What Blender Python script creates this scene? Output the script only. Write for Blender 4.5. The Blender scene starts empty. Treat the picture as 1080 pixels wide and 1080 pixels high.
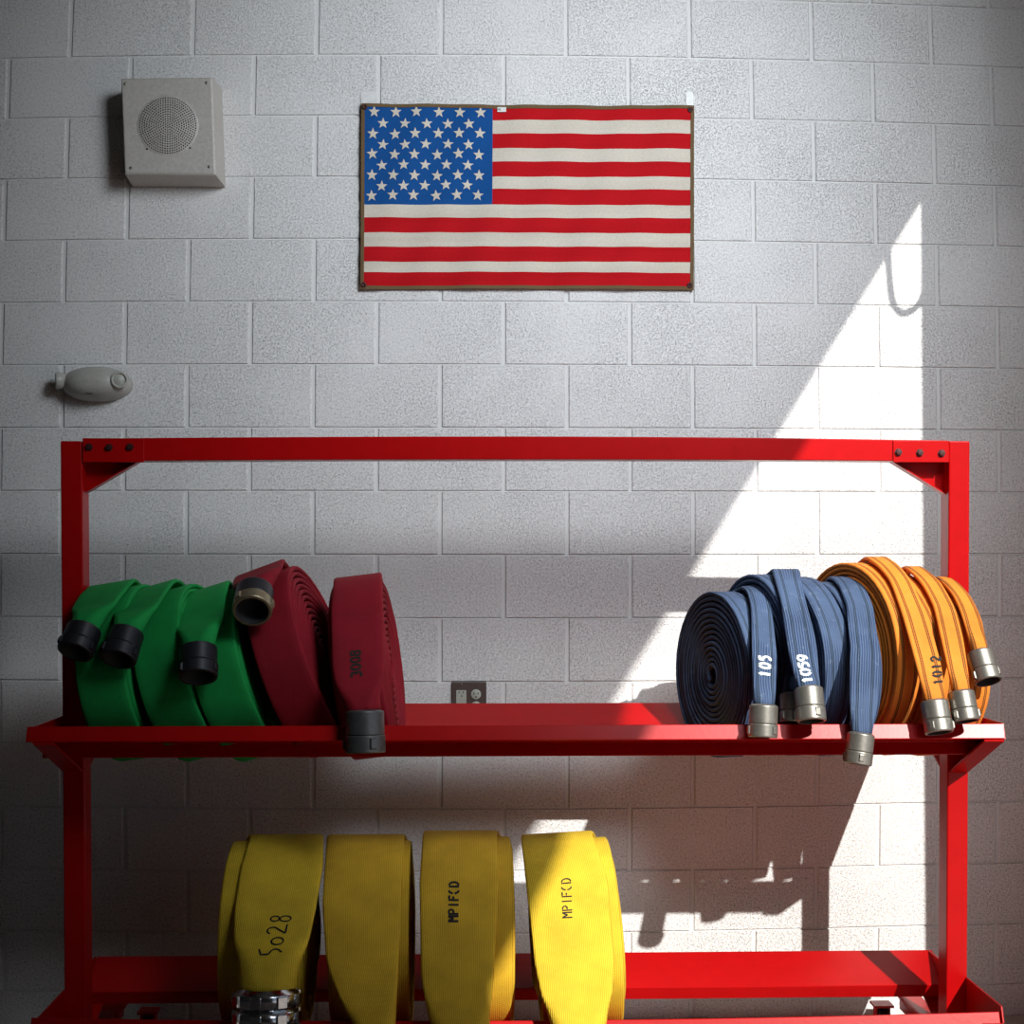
import bpy, math, random
from mathutils import Vector, Matrix
random.seed(7)
S = bpy.context.scene
COL = S.collection
PI = math.pi

# ------------------------------------------------------------------ camera
F = 1600.0                      # focal length in pixels of a 1080 frame
CAM = Vector((0.0, -4.94, 1.47))
YAW, PITCH, SHIFT = 0.0308, 0.0226, 20.0
_r = Vector((math.cos(YAW), -math.sin(YAW), 0))
_f0 = Vector((math.sin(YAW), math.cos(YAW), 0))
_f = _f0 * math.cos(PITCH) + Vector((0, 0, 1)) * math.sin(PITCH)
_u = Vector((0, 0, 1)) * math.cos(PITCH) - _f0 * math.sin(PITCH)


def P(px, py, d):
    """point on the plane d metres in front of the block wall that the photo shows at px, py"""
    ray = _f + _r * ((px - 540) / F) + _u * (-(py - 540 - SHIFT) / F)
    t = (-d - CAM.y) / ray.y
    return CAM + ray * t


def PX(v):
    q = v - CAM
    z = q.dot(_f)
    return 540 + F * q.dot(_r) / z, 540 + SHIFT - F * q.dot(_u) / z


cd = bpy.data.cameras.new('camera')
cam = bpy.data.objects.new('camera', cd)
COL.objects.link(cam)
cd.sensor_width = 36
cd.sensor_fit = 'HORIZONTAL'
cd.lens = F * 36 / 1080
cd.shift_y = SHIFT / 1080
cd.clip_end = 100
m = Matrix.Identity(4)
for i in range(3):
    m[i][0] = _r[i]; m[i][1] = _u[i]; m[i][2] = -_f[i]; m[i][3] = CAM[i]
cam.matrix_world = m
S.camera = cam


# ------------------------------------------------------------------ materials
def srgb(r, g, b):
    f = lambda c: (c / 255 / 12.92) if c / 255 <= .04045 else ((c / 255 + .055) / 1.055) ** 2.4
    return (f(r), f(g), f(b), 1)


class NT:
    def __init__(s, name, col, rough=.5, metal=0., spec=.5):
        s.m = bpy.data.materials.new(name)
        s.m.use_nodes = True
        s.t = s.m.node_tree
        s.b = s.t.nodes['Principled BSDF']
        s.b.inputs['Base Color'].default_value = (*col[:3], 1)
        s.b.inputs['Roughness'].default_value = rough
        s.b.inputs['Metallic'].default_value = metal
        s.b.inputs['Specular IOR Level'].default_value = spec
        s.bump_out = None

    def n(s, typ, **kw):
        nd = s.t.nodes.new(typ)
        for k, v in kw.items():
            if k in nd.inputs.keys():
                nd.inputs[k].default_value = v
            else:
                setattr(nd, k, v)
        return nd

    def l(s, a, b):
        s.t.links.new(a, b)

    def coord(s, uv=False, scale=(1, 1, 1)):
        c = s.n('ShaderNodeTexCoord')
        mp = s.n('ShaderNodeMapping')
        mp.inputs['Scale'].default_value = scale
        s.l(c.outputs['UV' if uv else 'Object'], mp.inputs['Vector'])
        return mp.outputs[0]

    def noise(s, vec, scale, detail=3, rough=.6):
        nd = s.n('ShaderNodeTexNoise')
        nd.inputs['Scale'].default_value = scale
        nd.inputs['Detail'].default_value = detail
        nd.inputs['Roughness'].default_value = rough
        s.l(vec, nd.inputs['Vector'])
        return nd.outputs['Fac']

    def ramp(s, fac, stops):
        r = s.n('ShaderNodeValToRGB')
        e = r.color_ramp.elements
        e[0].position, e[0].color = stops[0][0], stops[0][1]
        e[1].position, e[1].color = stops[-1][0], stops[-1][1]
        for p, c in stops[1:-1]:
            x = e.new(p); x.color = c
        s.l(fac, r.inputs['Fac'])
        return r.outputs['Color']

    def bump(s, h, strength=.3, dist=.002):
        b = s.n('ShaderNodeBump')
        b.inputs['Strength'].default_value = strength
        b.inputs['Distance'].default_value = dist
        s.l(h, b.inputs['Height'])
        if s.bump_out:
            s.l(s.bump_out, b.inputs['Normal'])
        s.bump_out = b.outputs[0]
        s.l(s.bump_out, s.b.inputs['Normal'])

    def mix(s, fac, a, b, mode='MIX'):
        x = s.n('ShaderNodeMix', data_type='RGBA', blend_type=mode)
        for sock, v in ((x.inputs[0], fac), (x.inputs[6], a), (x.inputs[7], b)):
            if hasattr(v, 'links') or isinstance(v, bpy.types.NodeSocket):
                s.l(v, sock)
            else:
                sock.default_value = v
        return x.outputs[2]

    def math(s, op, a, b=None, c=None, clamp=False):
        x = s.n('ShaderNodeMath', operation=op)
        x.use_clamp = clamp
        for i, v in enumerate((a, b, c)):
            if v is None:
                continue
            if isinstance(v, bpy.types.NodeSocket):
                s.l(v, x.inputs[i])
            else:
                x.inputs[i].default_value = v
        return x.outputs[0]

    def color(s, sock):
        s.l(sock, s.b.inputs['Base Color'])


def c4(r, g, b):
    return (r, g, b, 1)


def mat_block():
    a = NT('painted_block', (.74, .735, .72), .55, spec=.35)
    v = a.coord()
    n1 = a.noise(v, 230, 2, .8)
    n2 = a.noise(v, 1.9, 3, .6)
    n3 = a.noise(v, 95, 2, .6)
    pits = a.ramp(n1, [(.36, c4(.0, .0, .0)), (.46, c4(1, 1, 1))])
    patch = a.ramp(n2, [(.30, c4(.55, .55, .55)), (.6, c4(1, 1, 1))])
    a.bump(n3, .3, .0025)
    bp = a.n('ShaderNodeBump')
    bp.inputs['Distance'].default_value = .002
    a.l(patch, bp.inputs['Strength'])
    a.l(pits, bp.inputs['Height'])
    a.l(a.bump_out, bp.inputs['Normal'])
    a.l(bp.outputs[0], a.b.inputs['Normal'])
    pc = a.ramp(a.noise(v, 150, 3, .8), [(.33, c4(.22, .215, .20)), (.42, c4(.62, .61, .60)), (.50, c4(.76, .75, .735)), (.62, c4(.92, .91, .895))])
    soft = a.mix(a.math('MULTIPLY', patch, .8), c4(.79, .78, .765), pc)
    a.color(soft)
    return a.m


def mat_mortar():
    a = NT('painted_mortar', (.70, .695, .68), .6, spec=.3)
    a.bump(a.noise(a.coord(), 120, 3), .3, .002)
    return a.m


def mat_red():
    a = NT('red_enamel', (.41, .0025, .003), .3, spec=.16)
    v = a.coord()
    a.bump(a.noise(v, 90, 3), .12, .001)
    w = a.noise(v, 14, 6, .75)
    a.color(a.ramp(w, [(.30, c4(.39, .0025, .003)), (.62, c4(.44, .003, .004)), (.76, c4(.41, .005, .006))]))
    a.b.inputs['Coat Weight'].default_value = .02
    a.b.inputs['Coat Roughness'].default_value = .2
    return a.m


def mat_hose(name, base, kind='plain', stripe=None, spots=None, rough=.8):
    a = NT(name, base, rough, spec=.25)
    uv = a.coord(uv=True)
    ob = a.coord()
    sx = a.n('ShaderNodeSeparateXYZ')
    a.l(uv, sx.inputs[0])
    u, vv = sx.outputs[0], sx.outputs[1]
    n = a.noise(ob, 9, 4, .6)
    col = a.ramp(n, [(.3, c4(*[c * .82 for c in base])), (.7, c4(*[min(1, c * 1.12) for c in base]))])
    if kind == 'blue':
        warp = a.n('ShaderNodeCombineXYZ')
        a.l(a.math('MULTIPLY', u, 110.), warp.inputs[0])
        a.l(a.math('MULTIPLY', vv, 4.5), warp.inputs[1])
        rip = a.noise(warp.outputs[0], 1.0, 2, .5)
        dist = a.noise(ob, 7, 2, .5)
        ph = a.math('ADD', a.math('MULTIPLY', u, 900.), a.math('MULTIPLY', dist, 14.))
        sn = a.math('SINE', ph)
        mask = a.ramp(a.noise(ob, 5.0, 2), [(.42, c4(0, 0, 0)), (.55, c4(1, 1, 1))])
        h = a.math('ADD', a.math('MULTIPLY', a.math('MULTIPLY', sn, mask), .5), rip)
        a.bump(h, .8, .0022)
        fade = a.ramp(sn, [(.2, c4(.60, .64, .74)), (.8, c4(1.5, 1.42, 1.3))])
        col = a.mix(mask, col, a.mix(1., col, fade, 'MULTIPLY'))
        worn = a.ramp(a.noise(ob, 40, 5, .75), [(.58, c4(0, 0, 0)), (.72, c4(1, 1, 1))])
        col = a.mix(a.math('MULTIPLY', worn, .22), col, c4(.36, .42, .5))
    if kind == 'rib':
        ph = a.math('MULTIPLY', u, 1300.)
        s1 = a.math('SINE', a.math('ADD', ph, a.math('MULTIPLY', a.noise(ob, 6, 2), 12.)))
        tw = a.math('SINE', a.math('MULTIPLY', a.math('ADD', vv, a.math('MULTIPLY', u, .35)), 900.))
        h = a.math('ADD', s1, a.math('MULTIPLY', tw, .45))
        a.bump(h, .38, .0014)
        a.bump(a.noise(ob, 16, 3), .35, .006)
        col = a.mix(.5, col, a.mix(1., col, a.ramp(s1, [(.0, c4(.62, .58, .5)), (.8, c4(1.08, 1.06, 1.)) ]), 'MULTIPLY'))
    if kind in ('plain', 'stripe'):
        t1 = a.math('SINE', a.math('MULTIPLY', a.math('ADD', vv, u), 1300.))
        t2 = a.math('SINE', a.math('MULTIPLY', a.math('SUBTRACT', vv, u), 1300.))
        a.bump(a.math('ADD', t1, t2), .18, .001)
        a.bump(a.noise(ob, 11, 3), .4, .006)
        worn = a.ramp(a.noise(ob, 60, 5, .75), [(.60, c4(0, 0, 0)), (.72, c4(1, 1, 1))])
        col = a.mix(a.math('MULTIPLY', worn, .25), col, c4(*[min(1, c * 1.3 + .05) for c in base]))
    if stripe:
        au = a.math('ABSOLUTE', u)
        for (c0, hw) in stripe[1]:
            dd = a.math('ABSOLUTE', a.math('SUBTRACT', au, c0))
            msk = a.math('LESS_THAN', dd, hw)
            wv = a.math('ADD', a.math('MULTIPLY', a.math('SINE', a.math('MULTIPLY', vv, 1500.)), .18), .80)
            col = a.mix(a.math('MULTIPLY', msk, wv), col, c4(*stripe[0]))
    a.color(col)
    return a.m


def simple(name, col, rough=.5, metal=0., bs=0, bd=.001, sc=60, spec=.5):
    a = NT(name, col, rough, metal, spec)
    v = a.coord()
    n = a.noise(v, sc, 4, .65)
    a.color(a.ramp(n, [(.3, c4(*[c * .85 for c in col[:3]])), (.7, c4(*[min(1, c * 1.12) for c in col[:3]]))]))
    if bs:
        a.bump(n, bs, bd)
    return a.m


M = {}
M['block'] = mat_block()
M['mortar'] = mat_mortar()
M['red'] = mat_red()
M['green'] = mat_hose('green_jacket', (.008, .30, .06))
M['maroon'] = mat_hose('maroon_jacket', (.26, .006, .016))
M['blue'] = mat_hose('blue_jacket', (.062, .098, .178), 'blue', ((.012, .022, .026), [(.0172, .0013), (.0212, .0013)]))
M['orange'] = mat_hose('orange_jacket', (.80, .235, .028), 'stripe', ((.035, .024, .008), [(.0165, .0020), (.0215, .0020)]))
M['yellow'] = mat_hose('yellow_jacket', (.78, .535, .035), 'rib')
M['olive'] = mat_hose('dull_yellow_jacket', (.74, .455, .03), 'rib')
M['alu'] = simple('hard_coat_aluminium', (.30, .285, .25), .38, .75, .15, .0006, 90)
M['steel'] = simple('polished_aluminium', (.55, .56, .57), .18, 1., .1, .0005, 70)
M['darkalu'] = simple('dark_grey_aluminium', (.13, .13, .13), .4, .6, .15, .0006, 80)
M['black'] = simple('black_coupling', (.022, .022, .028), .42, .3, .15, .0006, 80)
M['bore'] = simple('rubber_lining', (.008, .008, .008), .8)
M['brass'] = simple('worn_brass_rim', (.35, .30, .19), .4, .8, .1)
M['ink'] = simple('black_ink', (.012, .009, .006), .8, sc=240)
M['paintw'] = simple('white_stencil_paint', (.62, .66, .66), .8, sc=240)
M['bolt'] = simple('blackened_bolt', (.05, .012, .012), .5, .4)
M['beige'] = simple('beige_enamel', (.50, .475, .43), .45, 0, .12, .0008, 120)
M['beigeplastic'] = simple('beige_plastic', (.42, .41, .37), .4, 0, .1, .0008, 150)
M['dust'] = simple('dusty_hole', (.03, .03, .028), .9)
M['flagred'] = simple('red_bunting', (.48, .003, .008), .85, 0, .2, .001, 300, spec=.2)
M['flagwhite'] = simple('cream_bunting', (.63, .575, .485), .9, 0, .2, .001, 300, spec=.2)
M['flagblue'] = simple('blue_bunting', (.006, .075, .27), .9, 0, .2, .001, 300, spec=.2)
M['binding'] = simple('brown_binding', (.14, .085, .035), .85, 0, .3, .001, 250)
M['white'] = simple('white_plastic', (.72, .72, .70), .4)
M['plate'] = simple('brown_switch_plate', (.085, .06, .052), .4)
M['socket'] = simple('grey_receptacle', (.42, .43, .37), .45, sc=200)
M['floor'] = simple('sealed_concrete', (.40, .33, .285), .6, 0, .2, .002, 3)
M['ceil'] = simple('ceiling_paint', (.14, .14, .14), .8)
M['roomwall'] = simple('interior_paint', (.12, .115, .11), .8)
M['sidewall'] = simple('side_wall_paint', (.42, .38, .35), .8)
M['rubber'] = simple('black_rubber', (.02, .02, .02), .7)
M['cable'] = simple('grey_cable', (.08, .08, .08), .6)


# ------------------------------------------------------------------ mesh helpers
class MB:
    def __init__(s):
        s.v = []; s.f = []; s.mi = []; s.uv = []; s.sm = []

    def add(s, vs, fs, mi=0, uvs=None, smooth=False):
        o = len(s.v)
        s.v += [Vector(v) for v in vs]
        for k, f in enumerate(fs):
            s.f.append([o + i for i in f])
            s.mi.append(mi)
            s.sm.append(smooth)
            s.uv.append([(uvs[i] if uvs else (0, 0)) for i in f] if not callable(uvs) else uvs(k))
        return s

    def box(s, a, b, mi=0):
        x0, y0, z0 = a; x1, y1, z1 = b
        vs = [(x, y, z) for x in (x0, x1) for y in (y0, y1) for z in (z0, z1)]
        return s.add(vs, [(0, 1, 3, 2), (4, 6, 7, 5), (0, 4, 5, 1), (2, 3, 7, 6), (0, 2, 6, 4), (1, 5, 7, 3)], mi)

    def prism(s, poly, ext, mi=0):
        """closed polygon (3-D points) extruded by vector ext"""
        n = len(poly)
        vs = [Vector(p) for p in poly] + [Vector(p) + Vector(ext) for p in poly]
        fs = [tuple(range(n))[::-1], tuple(range(n, 2 * n))] + [(i, (i + 1) % n, n + (i + 1) % n, n + i) for i in range(n)]
        return s.add(vs, fs, mi)

    def hexa(s, c, mi=0):
        """8 corners: bottom 4 ring, top 4 ring"""
        return s.add(c, [(3, 2, 1, 0), (4, 5, 6, 7), (0, 1, 5, 4), (1, 2, 6, 5), (2, 3, 7, 6), (3, 0, 4, 7)], mi)

    def lathe(s, prof, origin, axis, mi=0, seg=32, smooth=True, ref=None):
        """prof: list of (t along axis, radius)"""
        ax = Vector(axis).normalized()
        r = Vector(ref) if ref else (Vector((1, 0, 0)) if abs(ax.x) < .8 else Vector((0, 1, 0)))
        e1 = (r - ax * r.dot(ax)).normalized()
        e2 = ax.cross(e1)
        vs = []
        for t, rad in prof:
            for k in range(seg):
                a = 2 * PI * k / seg
                vs.append(Vector(origin) + ax * t + (e1 * math.cos(a) + e2 * math.sin(a)) * rad)
        fs = []
        for i in range(len(prof) - 1):
            for k in range(seg):
                k2 = (k + 1) % seg
                fs.append((i * seg + k, i * seg + k2, (i + 1) * seg + k2, (i + 1) * seg + k))
        return s.add(vs, fs, mi, smooth=smooth)

    def tube(s, pts, r, mi=0, seg=10):
        pts = [Vector(p) for p in pts]
        vs = []
        n = len(pts)
        for i, p in enumerate(pts):
            t = (pts[min(i + 1, n - 1)] - pts[max(i - 1, 0)]).normalized()
            rr = Vector((0, 1, 0)) if abs(t.y) < .9 else Vector((1, 0, 0))
            e1 = (rr - t * rr.dot(t)).normalized(); e2 = t.cross(e1)
            for k in range(seg):
                a = 2 * PI * k / seg
                vs.append(p + (e1 * math.cos(a) + e2 * math.sin(a)) * r)
        fs = [(i * seg + k, i * seg + (k + 1) % seg, (i + 1) * seg + (k + 1) % seg, (i + 1) * seg + k) for i in range(n - 1) for k in range(seg)]
        fs += [tuple(range(seg))[::-1], tuple((n - 1) * seg + k for k in range(seg))]
        return s.add(vs, fs, mi, smooth=True)

    def build(s, name, mats, parent=None, bevel=0, bseg=2, origin=None, autosmooth=None, fixn=True):
        if not isinstance(mats, (list, tuple)):
            mats = [mats]
        me = bpy.data.meshes.new(name)
        org = Vector(origin) if origin is not None else Vector((0, 0, 0))
        if origin is None and parent is None and s.v:
            lo = Vector([min(v[i] for v in s.v) for i in range(3)])
            hi = Vector([max(v[i] for v in s.v) for i in range(3)])
            org = Vector(((lo.x + hi.x) / 2, (lo.y + hi.y) / 2, lo.z))
        base = org if parent is None else parent.matrix_world.translation
        if parent is not None and origin is None:
            base = parent['_o'] if '_o' in parent else parent.location
            base = Vector(base)
        me.from_pydata([v - base for v in s.v], [], s.f)
        uvl = me.uv_layers.new(name='UVMap')
        k = 0
        for fi, f in enumerate(s.f):
            me.polygons[fi].material_index = s.mi[fi]
            me.polygons[fi].use_smooth = s.sm[fi]
            for j in range(len(f)):
                uvl.data[k].uv = s.uv[fi][j]
                k += 1
        for mt in mats:
            me.materials.append(mt)
        if fixn:
            import bmesh
            bm = bmesh.new(); bm.from_mesh(me)
            bmesh.ops.recalc_face_normals(bm, faces=bm.faces)
            bm.to_mesh(me); bm.free()
        me.update()
        o = bpy.data.objects.new(name, me)
        COL.objects.link(o)
        if parent is not None:
            o.parent = parent
            # parents are never rotated or scaled, so only the offset to the root matters
            if '_o' not in parent.keys():
                parent['_o'] = list(parent.location)
            o['_o'] = list(base)
            o.location = (0, 0, 0)
        else:
            o.location = org
            o['_o'] = list(org)
        if bevel:
            bv = o.modifiers.new('bevel', 'BEVEL')
            bv.width = bevel; bv.segments = bseg; bv.limit_method = 'ANGLE'; bv.angle_limit = math.radians(40)
        return o


def thing(name, label, cat, loc, group=None):
    o = bpy.data.objects.new(name, None)
    COL.objects.link(o)
    o.location = loc
    o['_o'] = list(loc)
    o.empty_display_size = .05
    o['label'] = label; o['category'] = cat
    if group:
        o['group'] = group
    return o


def tag(o, label=None, cat=None, group=None, kind=None):
    if label: o['label'] = label
    if cat: o['category'] = cat
    if group: o['group'] = group
    if kind: o['kind'] = kind
    return o


# ------------------------------------------------------------------ the block wall
RS = 20; K = -.0165 * (4.94 / 4.84)


def meas(cxh, row):
    """where the photo shows a joint crossing: half-block column cxh, bed joint row (slight lens barrel included)"""
    D, cx, cz, yaw, pit, sh, k = 4.845, 1.3169, -1.8573, .0274, .0185, 25., -.0165
    d = Vector((cxh * .2032 - cx, D, -row * .2032 - cz))
    rr = Vector((math.cos(yaw), -math.sin(yaw), 0)); f0 = Vector((math.sin(yaw), math.cos(yaw), 0))
    ff = f0 * math.cos(pit) + Vector((0, 0, math.sin(pit))); uu = Vector((0, 0, math.cos(pit))) - f0 * math.sin(pit)
    x = F * d.dot(rr) / d.dot(ff); y = -F * d.dot(uu) / d.dot(ff) + sh
    r2 = min((x * x + y * y) / 540 ** 2, 2.1)
    return P(540 + x * (1 + k * r2), 540 + y * (1 + k * r2), 0)


def wall_back():
    b = MB()
    j, cm = .0018, .0047       # half bed joint, half head joint
    for row in range(-4, 18):
        c0 = -8 + (row % 2)
        for c in range(c0, 24, 2):
            q = [meas(c, row), meas(c + 2, row), meas(c + 2, row + 1), meas(c, row + 1)]  # tl tr br bl
            q[0] += Vector((cm, 0, -j)); q[1] += Vector((-cm, 0, -j)); q[2] += Vector((-cm, 0, j)); q[3] += Vector((cm, 0, j))
            if q[3].z < -.15 or q[0].z > 4.7 or q[0].x < -4.2 or q[1].x > 2.6:
                continue
            e = .0045
            jit = random.uniform(-.0006, .0006)
            ins = [Vector((e, 0, -e * .5)), Vector((-e, 0, -e * .5)), Vector((-e, 0, e * .5)), Vector((e, 0, e * .5))]
            vs = [Vector((p.x, .0065, p.z)) for p in q] + [Vector((p.x + i.x, jit, p.z + i.z)) for p, i in zip(q, ins)]
            b.add(vs, [(3, 2, 1, 0), (4, 5, 6, 7)[::-1], (0, 1, 5, 4), (1, 2, 6, 5), (2, 3, 7, 6), (3, 0, 4, 7)], 0)
    b.box((-4.3, .0055, -.1), (2.3, .2, 4.8), 1)
    o = b.build('wall_back', [M['block'], M['mortar']], origin=(0, 0, 0))
    tag(o, kind='structure')


wall_back()

# sun direction: for every metre towards the wall it moves KX left and KZ down
KX, KZ = .45, .725
corner = P(971, 214, 0)
XR = 1.96; XO = 2.16
d_j = (XR - corner.x) / KX
d_out = (XO - corner.x) / KX
ZH = corner.z + KZ * d_out
HC = 4.5; YF = -7.4; XL = -4.2

b = MB(); b.box((XL - .2, YF - .2, -.15), (XO + .3, .2, 0)); tag(b.build('floor', M['floor'], origin=(0, 0, 0)), kind='structure')
b = MB(); b.box((XL - .2, YF - .2, HC), (XO, .2, HC + .2)); tag(b.build('ceiling', M['ceil'], origin=(0, 0, 0)), kind='structure')
b = MB(); b.box((XL - .2, YF, 0), (XL, 0, HC)); tag(b.build('wall_left', M['roomwall'], origin=(0, 0, 0)), kind='structure')
b = MB(); b.box((XL, YF - .2, 0), (XO, YF, HC)); tag(b.build('wall_front', M['roomwall'], origin=(0, 0, 0)), kind='structure')
b = MB()
b.box((XR, -d_j, 0), (XO, 0, HC))
b.box((XR, YF, 0), (XO, -5.6, HC))
b.box((XR, -5.6, ZH), (XO, -d_j, HC))
tag(b.build('wall_right', M['sidewall'], origin=(0, 0, 0)), kind='structure')
b = MB(); b.box((XO + .3, -14, -.2), (16, 8, -.02)); tag(b.build('ground', M['floor'], origin=(0, 0, 0)), kind='structure')

# ------------------------------------------------------------------ rack
PC = .59                                     # post centre from wall
PD = .038                                    # half depth
DO, DI = .32, .157
rack = thing('hose_rack', 'tall red steel hose rack with two cradle shelves against the white block wall', 'rack', (P(540, 700, PC).x, -PC, 0))


def zmid(py, d):
    return P(540, py, d).z


ZU = (zmid(765, PC + DO) + zmid(741, PC - DO)) / 2
ZL = (zmid(1073, PC + DO) + zmid(1003, PC - DO)) / 2
print('ZU', ZU, zmid(765, PC + DO), zmid(741, PC - DO), 'ZL', ZL, zmid(1073, PC + DO), zmid(1003, PC - DO), 'ZH', ZH, 'dj', d_j)
DROP = .063
SL = math.atan2(DROP, DO - DI)


def post(xl0, xr0, xl1, xr1, name):
    """front-face pixel x at the top (0) and at the foot (1)"""
    d = PC + PD
    zt = P(xl0, 465, d).z
    tl, tr = P(xl0, 465, d).x, P(xr0, 465, d).x
    bl, br = P(xl1, 1065, d).x, P(xr1, 1065, d).x
    zb = P(540, 1065, d).z
    ext = lambda t, bb: bb + (bb - t) * (zb - 0.11) / (zt - zb)
    b0, b1 = ext(tl, bl), ext(tr, br)
    q = [(b0, -d, .11), (b1, -d, .11), (b1, -PC + PD, .11), (b0, -PC + PD, .11),
         (tl, -d, zt), (tr, -d, zt), (tr, -PC + PD, zt), (tl, -PC + PD, zt)]
    MB().hexa(q).build('post', M['red'], rack, bevel=.004)
    return (tl, tr, b0, b1, zt)


PL = post(63.5, 86.5, 68, 91, 'l')
PR = post(1001, 1023, 998, 1020, 'r')


def postx(Pp, z):
    t = (z - .11) / (Pp[4] - .11)
    return Pp[2] + (Pp[0] - Pp[2]) * t, Pp[3] + (Pp[1] - Pp[3]) * t


# top beam, slightly bowed
def beam():
    d = PC + PD
    x0, x1 = PL[1] + .0005, PR[0] - .0005
    n = 16
    b = MB(); vs = []; fs = []
    for i in range(n + 1):
        x = x0 + (x1 - x0) * i / n
        px = PX(Vector((x, -d, 2)))[0]
        t = (px - 540) / 450
        top = 460.2 + (2.2 if t < 0 else 4.2) * t * t
        bot = 484.6 + 2.0 * t * t
        zt, zb = P(px, top, d).z, P(px, bot, d).z
        vs += [(x, -d, zb), (x, -d, zt), (x, -PC + PD, zt), (x, -PC + PD, zb)]
    for i in range(n):
        for k in range(4):
            fs.append((i * 4 + k, i * 4 + (k + 1) % 4, (i + 1) * 4 + (k + 1) % 4, (i + 1) * 4 + k))
    fs += [(0, 1, 2, 3), tuple(n * 4 + k for k in (3, 2, 1, 0))]
    b.add(vs, fs).build('top_beam', M['red'], rack, bevel=.003)


beam()
# splice sleeves with bolts + corner gussets
d = PC + PD + .004
for (pa, pb, yt, yb, bolts, gus, side) in (
        (942, 1001, 464.8, 487.6, [(947.5, 477), (970, 477.5), (993, 478)], [(932, 487.5), (1001, 488), (1001, 523.5), (996.5, 523.5)], 1),
        (87, 152, 462.2, 487.6, [(94, 471.5), (115, 472), (137, 471.5)], [(155, 487.5), (86.5, 488), (86.5, 519.5), (94, 519.5)], -1)):
    p0, p1, p2, p3 = P(pa, yt, d), P(pb, yt, d), P(pb, yb, d), P(pa, yb, d)
    x0, x1 = p0.x, p1.x
    zt, zb = max(p0.z, p1.z) , p2.z
    sl = MB()
    sl.box((x0, -d, zb), (x1, -d + .004, zt))
    so = sl.build('splice_plate', M['red'], rack, bevel=.0015)
    for q in bolts:
        c = P(q[0], q[1], d)
        MB().lathe([(0, .0), (0, .0115), (.002, .0115), (.0021, .0088), (.009, .0082), (.0095, 0)], c, (0, -1, 0), seg=6, smooth=False).build('bolt', M['bolt'], so)
    dg = PC - PD + .02
    gp = [P(px, py, dg) for px, py in gus]
    for g in gp: g.z += 0
    gp[0].z = gp[1].z = max(gp[0].z, gp[1].z) + .01
    poly = gp if side > 0 else gp
    MB().prism([(g.x, -dg, g.z) for g in poly], (0, .007, 0)).build('corner_gusset', M['red'], rack)
    # folded lip of the gusset along its sloping edge
    a0, a1 = gp[0], gp[3]
    nrm = Vector((0, -1, 0))
    lp = [Vector((a0.x, -dg, a0.z)), Vector((a1.x, -dg, a1.z))]
    MB().prism([lp[0], lp[1], lp[1] + Vector((0, -.03, 0)), lp[0] + Vector((0, -.03, 0))], (0, 0, .004)).build('gusset_lip', M['red'], rack)


def rail(front, zo, pxl, pxr, pyref, name, sag=0., dz0=0, dz1=0):
    sgn = 1 if front else -1
    do, di = PC + sgn * DO, PC + sgn * DI
    t = .005; fl = .042
    cs, sn = math.cos(SL), math.sin(SL)
    o2 = lambda dd, z: (dd, z)
    A = (do, zo); B = (di, zo - DROP)
    dn = (sgn * sn, -cs)          # web normal pointing down
    win = (-sgn * cs, -sn)
    prof = [A, (A[0] + dn[0] * fl, A[1] + dn[1] * fl),
            (A[0] + dn[0] * fl + win[0] * t, A[1] + dn[1] * fl + win[1] * t),
            (A[0] + dn[0] * t + win[0] * t, A[1] + dn[1] * t + win[1] * t),
            (B[0] + dn[0] * t - win[0] * t, B[1] + dn[1] * t - win[1] * t),
            (B[0] + dn[0] * fl - win[0] * t, B[1] + dn[1] * fl - win[1] * t),
            (B[0] + dn[0] * fl, B[1] + dn[1] * fl), B]
    xl, xr = P(pxl, pyref, do).x, P(pxr, pyref, do).x
    n = 16; vs = []; fs = []; m_ = len(prof)
    for i in range(n + 1):
        f_ = i / n; x = xl + (xr - xl) * f_
        dz = dz0 * (1 - f_) + dz1 * f_ - sag * (1 - (2 * f_ - 1) ** 2)
        vs += [(x, -p[0], p[1] + dz) for p in prof]
    for i in range(n):
        for k in range(m_):
            fs.append((i * m_ + k, i * m_ + (k + 1) % m_, (i + 1) * m_ + (k + 1) % m_, (i + 1) * m_ + k))
    fs += [tuple(range(m_)), tuple(n * m_ + k for k in range(m_))[::-1]]
    MB().add(vs, fs).build('cradle_rail', M['red'], rack, bevel=.0022)
    return xl, xr


def arm(side, front, zo, xout, zmeet, w=.058, dzo=0):
    """outer triangular plate plus sloping sole plate, from the post to the outer rail"""
    sgn = 1 if front else -1
    do = PC + sgn * DO
    dp = PC + sgn * PD
    zo = zo + dzo
    tipd, tipz = do + sgn * .015, zo - .041
    th = .005
    x0 = xout
    poly = [(x0, -dp, zo), (x0, -do, zo), (x0, -tipd, tipz), (x0, -dp, zmeet)]
    pl = MB().prism(poly, (-side * th, 0, 0)).build('arm', M['red'], rack, bevel=.001)
    q = [(x0 - side * th, -tipd, tipz), (x0 - side * w, -tipd, tipz), (x0 - side * w, -dp, zmeet), (x0 - side * th, -dp, zmeet)]
    MB().prism(q, (0, 0, -.006)).build('sole_plate', M['red'], pl)


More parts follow.
